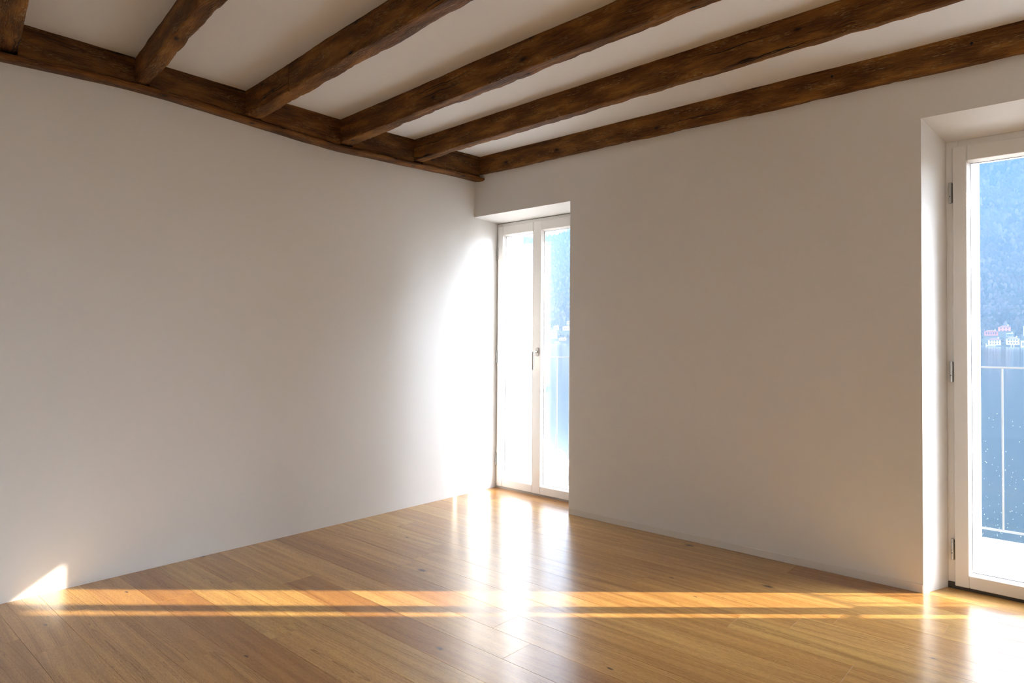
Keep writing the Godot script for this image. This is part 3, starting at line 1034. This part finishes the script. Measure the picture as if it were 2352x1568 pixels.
	mi.multimesh = mm
	mi.material_override = fm
	add_child(mi, true)
	tag(mi, "bare and evergreen trees covering the hill across the lake", "forest", "", "stuff")

	for h: Array in HOUSES: house(h)
	boat(Vector3(-615.0, LAKE_Y, -795.1), 10.0)
	# mooring posts in front of the village
	for q: Array in [[5.83, 1001.0, 5.2, "white mooring post left of the white lakeside house terrace"], [4.42, 1000.5, 4.4, "left one of two white mooring posts before the cream lakeside house"], [4.27, 1000.5, 4.4, "right one of two white mooring posts before the cream lakeside house"]]:
		st = new_st()
		var p := polar(q[0], q[1], LAKE_Y - 1.0)
		tube(st, [p, p + Vector3(0, q[2], 0)], 0.45, 8)
		tag(put("mooring_post", st.commit(), plain(Color(0.9, 0.9, 0.88), 0.7)), q[3], "post", "mooring posts of the far village")

	# haze over the lake
	var fog := FogVolume.new()
	fog.name = "lake_haze"
	fog.shape = RenderingServer.FOG_VOLUME_SHAPE_BOX
	fog.size = Vector3(2730, 330, 2000)
	fog.position = Vector3(-1035, 150, -1300)
	var fmat := FogMaterial.new()
	fmat.density = HAZE
	fmat.albedo = Color(0.57, 0.76, 0.94)
	fog.material = fmat
	add_child(fog, true)
	tag(fog, "pale blue haze lying between the house and the far hill", "haze", "", "stuff")

const HAZE := 0.00032
# x, z, base y, width, height, depth, wall, roof, storeys, windows a row, label
const HOUSES := [
	[-94.6, -1009.1, 0.4, 13.6, 8.3, 9.0, Color(0.95, 0.94, 0.92), Color(0.55, 0.40, 0.34), 2, 4, "white lakeside house with brown roof, leftmost on the shore through the right-hand door"],
	[-76.8, -1013.6, 1.1, 13.9, 9.0, 9.0, Color(0.96, 0.93, 0.86), Color(0.58, 0.50, 0.42), 2, 4, "cream lakeside house with a broad roof behind the white posts"],
	[-102.8, -1059.6, 12.8, 15.3, 6.4, 9.0, Color(0.86, 0.52, 0.44), Color(0.62, 0.42, 0.38), 1, 5, "long low pinkish house on the slope above the white lakeside house"],
	[-90.9, -1085.0, 17.6, 13.9, 8.1, 10.0, Color(0.95, 0.62, 0.45), Color(0.60, 0.42, 0.36), 2, 3, "salmon house with a white chimney, highest of the village through the right-hand door"],
	[-83.0, -1054.3, 11.0, 8.2, 4.6, 7.0, Color(0.62, 0.66, 0.74), Color(0.66, 0.68, 0.74), 1, 3, "small grey-blue house below the salmon house"],
	[-65.9, -999.3, -2.6, 5.1, 8.3, 7.0, Color(0.94, 0.94, 0.92), Color(0.80, 0.80, 0.76), 1, 1, "flat white boathouse at the water, at the right picture edge"],
	[-66.8, -1059.0, 11.9, 5.6, 12.4, 6.0, Color(0.96, 0.96, 0.95), Color(0.84, 0.82, 0.78), 3, 1, "tall white house on the slope at the right picture edge"],
	[-97.1, -1000.5, -2.6, 9.7, 2.6, 4.0, Color(0.90, 0.90, 0.88), Color(0.85, 0.85, 0.83), 1, 0, "low white lakeside terrace in front of the white house"],
	[-675.6, -906.1, 31.0, 7.6, 4.5, 6.0, Color(0.97, 0.97, 0.96), Color(0.85, 0.82, 0.80), 1, 2, "small white house highest up through the corner door"],
	[-655.0, -871.8, 19.6, 12.5, 6.6, 8.0, Color(0.97, 0.97, 0.95), Color(0.70, 0.66, 0.66), 1, 3, "white house on the slope near the wall edge through the corner door"],
	[-670.8, -864.7, 20.7, 9.6, 6.3, 8.0, Color(0.96, 0.95, 0.93), Color(0.74, 0.64, 0.60), 1, 3, "white house on the slope above the three-storey block"],
	[-639.9, -816.9, 6.0, 13.3, 12.6, 10.0, Color(0.97, 0.96, 0.95), Color(0.78, 0.72, 0.70), 3, 4, "large white three-storey block near the shore through the corner door"],
	[-619.2, -814.7, 2.6, 12.4, 3.8, 7.0, Color(0.90, 0.84, 0.82), Color(0.84, 0.62, 0.56), 1, 4, "low lakeside house with a pink roof right of the three-storey block"],
	[-690.3, -869.0, 25.1, 6.7, 3.7, 6.0, Color(0.97, 0.97, 0.96), Color(0.72, 0.66, 0.64), 1, 2, "small white house beside the door stile, on the slope through the corner door"],
	[-717.8, -852.7, 26.5, 7.4, 9.6, 7.0, Color(0.96, 0.95, 0.94), Color(0.72, 0.66, 0.64), 2, 2, "pale house seen through the left leaf of the corner door, upper one"],
	[-682.8, -808.6, 11.1, 7.7, 11.2, 7.0, Color(0.96, 0.94, 0.92), Color(0.74, 0.66, 0.62), 2, 2, "pale house seen through the left leaf of the corner door, lower one"]]

func house(h: Array) -> void:
	var o := thing("lake_house", Vector3(h[0], h[2] - 1.5, h[1]), atan2(-h[0], -h[1]))
	tag(o, h[10], "house", "houses of the village across the lake")
	var w: float = h[3]
	var dep: float = h[5]
	var tot: float = h[4] + 1.5
	var flat: bool = h[9] <= 1
	var eave: float = tot - (0.5 if flat else minf(2.4, h[4] * 0.28))
	put("wall", cbox_mesh(Vector3(-w / 2 + 0.3, 0, -dep / 2), Vector3(w / 2 - 0.3, eave, dep / 2), 0.05), plain(h[6].darkened(0.14), 0.9, 0.0, 0.2), o)
	var st := new_st()
	if flat:
		cbox(st, Vector3(-w / 2, eave, -dep / 2 - 0.3), Vector3(w / 2, tot, dep / 2 + 0.3), 0.08)
	else:
		# hipped roof
		var a := w / 2 + 0.4
		var d := dep / 2 + 0.6
		var rg := maxf(w / 2 - dep / 2, w * 0.15)
		var A := [Vector3(-a, eave, d), Vector3(a, eave, d), Vector3(a, eave, -d), Vector3(-a, eave, -d)]
		var P := Vector3(-rg, tot, 0)
		var Q := Vector3(rg, tot, 0)
		quad(st, A[0], A[1], Q, P, Vector3(0, 1, 1))
		quad(st, A[2], A[3], P, Q, Vector3(0, 1, -1))
		tri(st, A[1], A[2], Q, Vector3(1, 1, 0))
		tri(st, A[3], A[0], P, Vector3(-1, 1, 0))
		quad(st, A[0], A[1], A[2], A[3], Vector3.DOWN)
		box(st, Vector3(-a, eave - 0.25, -d), Vector3(a, eave, d))
	put("roof", st.commit(), plain(h[7].darkened(0.22), 0.9, 0.0, 0.2), o)
	var nw: int = h[9]
	var ns: int = h[8]
	var dark := plain(Color(0.20, 0.24, 0.30), 0.3)
	for s in ns:
		for k in nw:
			var x := lerpf(-w / 2 + 1.6, w / 2 - 1.6, (k + 0.5) / nw)
			var sh := (eave - 1.5) / ns
			var y := 1.5 + sh * s + sh * 0.25
			put("window", cbox_mesh(Vector3(x - 0.6, y, dep / 2 - 0.1), Vector3(x + 0.6, y + sh * 0.5, dep / 2 + 0.06), 0.02), dark, o)
	if not flat:
		put("chimney", cbox_mesh(Vector3(w * 0.24, eave, -0.6), Vector3(w * 0.24 + 1.1, tot + 1.2, 0.6), 0.05), plain(Color(0.92, 0.90, 0.88), 0.9), o)

func boat(at: Vector3, ln: float) -> void:
	var o := thing("boat", at, atan2(-at.x, -at.z))
	tag(o, "white covered boat moored at the far shore below the three-storey block", "boat")
	var st := new_st()
	var N := 16
	for i in N:
		for side: float in [-1.0, 1.0]:
			var f := func(t: float) -> Array:
				var x := (t - 0.5) * ln
				var b := 1.6 * sin(PI * clampf(t * 0.9 + 0.1, 0, 1))
				return [Vector3(x, -0.3, side * b * 0.5), Vector3(x, 1.3 + 0.5 * pow(t - 0.4, 2.0), side * b)]
			var p: Array = f.call(float(i) / N)
			var q: Array = f.call(float(i + 1) / N)
			quad(st, p[0], q[0], q[1], p[1], Vector3(0, 0, side))
			quad(st, p[1], q[1], Vector3(q[1].x, q[1].y, 0), Vector3(p[1].x, p[1].y, 0), Vector3.UP)
	put("hull", st.commit(), plain(Color(0.93, 0.93, 0.93), 0.4), o)
	st = new_st()
	for i in N:
		var a0 := PI * i / N
		var a1 := PI * (i + 1) / N
		var p0 := Vector3(cos(a0) * ln * 0.36, 1.25 + sin(a0) * 1.9, 0)
		var p1 := Vector3(cos(a1) * ln * 0.36, 1.25 + sin(a1) * 1.9, 0)
		for s: float in [-1.0, 1.0]:
			quad(st, p0, p1, Vector3(p1.x, 1.25, s * 1.3), Vector3(p0.x, 1.25, s * 1.3), Vector3(0, 0.4, s))
	put("cover", st.commit(), plain(Color(0.88, 0.90, 0.92), 0.7), o)

# ----------------------------------------------------------------
# direction the sunlight travels
const SUN_WAY := Vector3(-0.7437, -0.4179, 0.6686)

# hazy winter sky: pale horizon, light blue zenith, a wide aureole round the low sun
func sky_picture() -> ImageTexture:
	var w := 512
	var h := 256
	var im := Image.create(w, h, false, Image.FORMAT_RGBAF)
	var to_sun := -SUN_WAY.normalized()
	for y in h:
		var up := (0.5 - (y + 0.5) / h) * PI
		for x in w:
			# Godot's panorama: u = 0 looks along -z, u = 0.25 along +x
			var az := (x + 0.5) / w * TAU
			var d := Vector3(sin(az) * cos(up), sin(up), -cos(az) * cos(up))
			var t := clampf(sin(up), 0.0, 1.0)
			var c := Vector3(0.90, 0.94, 1.0).lerp(Vector3(0.52, 0.68, 0.95), pow(t, 0.6)) * SKY
			if up < 0.0: c = Vector3(0.42, 0.42, 0.40) * SKY
			var ang := rad_to_deg(acos(clampf(d.dot(to_sun), -1.0, 1.0)))
			var au := AUREOLE * (exp(-pow(ang / 19.0, 2.0)) + 0.58 * exp(-ang / 32.0))
			if up > -0.03: c += Vector3(0.86, 0.95, 1.08) * au
			im.set_pixel(x, y, Color(c.x, c.y, c.z, 1.0))
	return ImageTexture.create_from_image(im)

const SKY := 0.7
const AUREOLE := 11.0

func _ready() -> void:
	# camera: 24 mm lens, slightly shifted down
	var f := 1509.08
	var cam := Camera3D.new()
	cam.name = "camera"
	cam.position = Vector3(0, 1.2, 0)
	cam.rotation = Vector3(0.0195, 0.7269, 0.0067)
	cam.keep_aspect = Camera3D.KEEP_HEIGHT
	cam.set_frustum(0.05 * 1568.0 / f, Vector2(0.16, -31.156) / f * 0.05, 0.05, 5000.0)
	add_child(cam)
	cam.make_current()
	# sky and exposure
	var env := Environment.new()
	var sky := Sky.new()
	var sm := PanoramaSkyMaterial.new()
	sm.panorama = sky_picture()
	sky.sky_material = sm
	env.background_mode = Environment.BG_SKY
	env.sky = sky
	env.tonemap_mode = Environment.TONE_MAPPER_LINEAR
	env.tonemap_exposure = 4.6
	env.sdfgi_enabled = true
	env.ssao_enabled = true
	env.ssil_enabled = true
	env.volumetric_fog_enabled = true
	env.volumetric_fog_density = 0.0
	var we := WorldEnvironment.new()
	we.name = "world_environment"
	we.environment = env
	add_child(we)
	# low winter sun from the right across the lake
	var sun := DirectionalLight3D.new()
	sun.name = "sun"
	sun.light_color = Color(1.0, 0.95, 0.87)
	sun.light_energy = 1.4
	sun.light_angular_distance = 0.53
	sun.shadow_enabled = true
	sun.sky_mode = DirectionalLight3D.SKY_MODE_LIGHT_ONLY
	add_child(sun)
	sun.look_at_from_position(Vector3.ZERO, SUN_WAY, Vector3.UP)

	rng.seed = 7
	make_materials()
	build_shell()
	build_floor()
	build_timber()
	build_doors()
	build_spots()
	build_balconies()
	build_far()
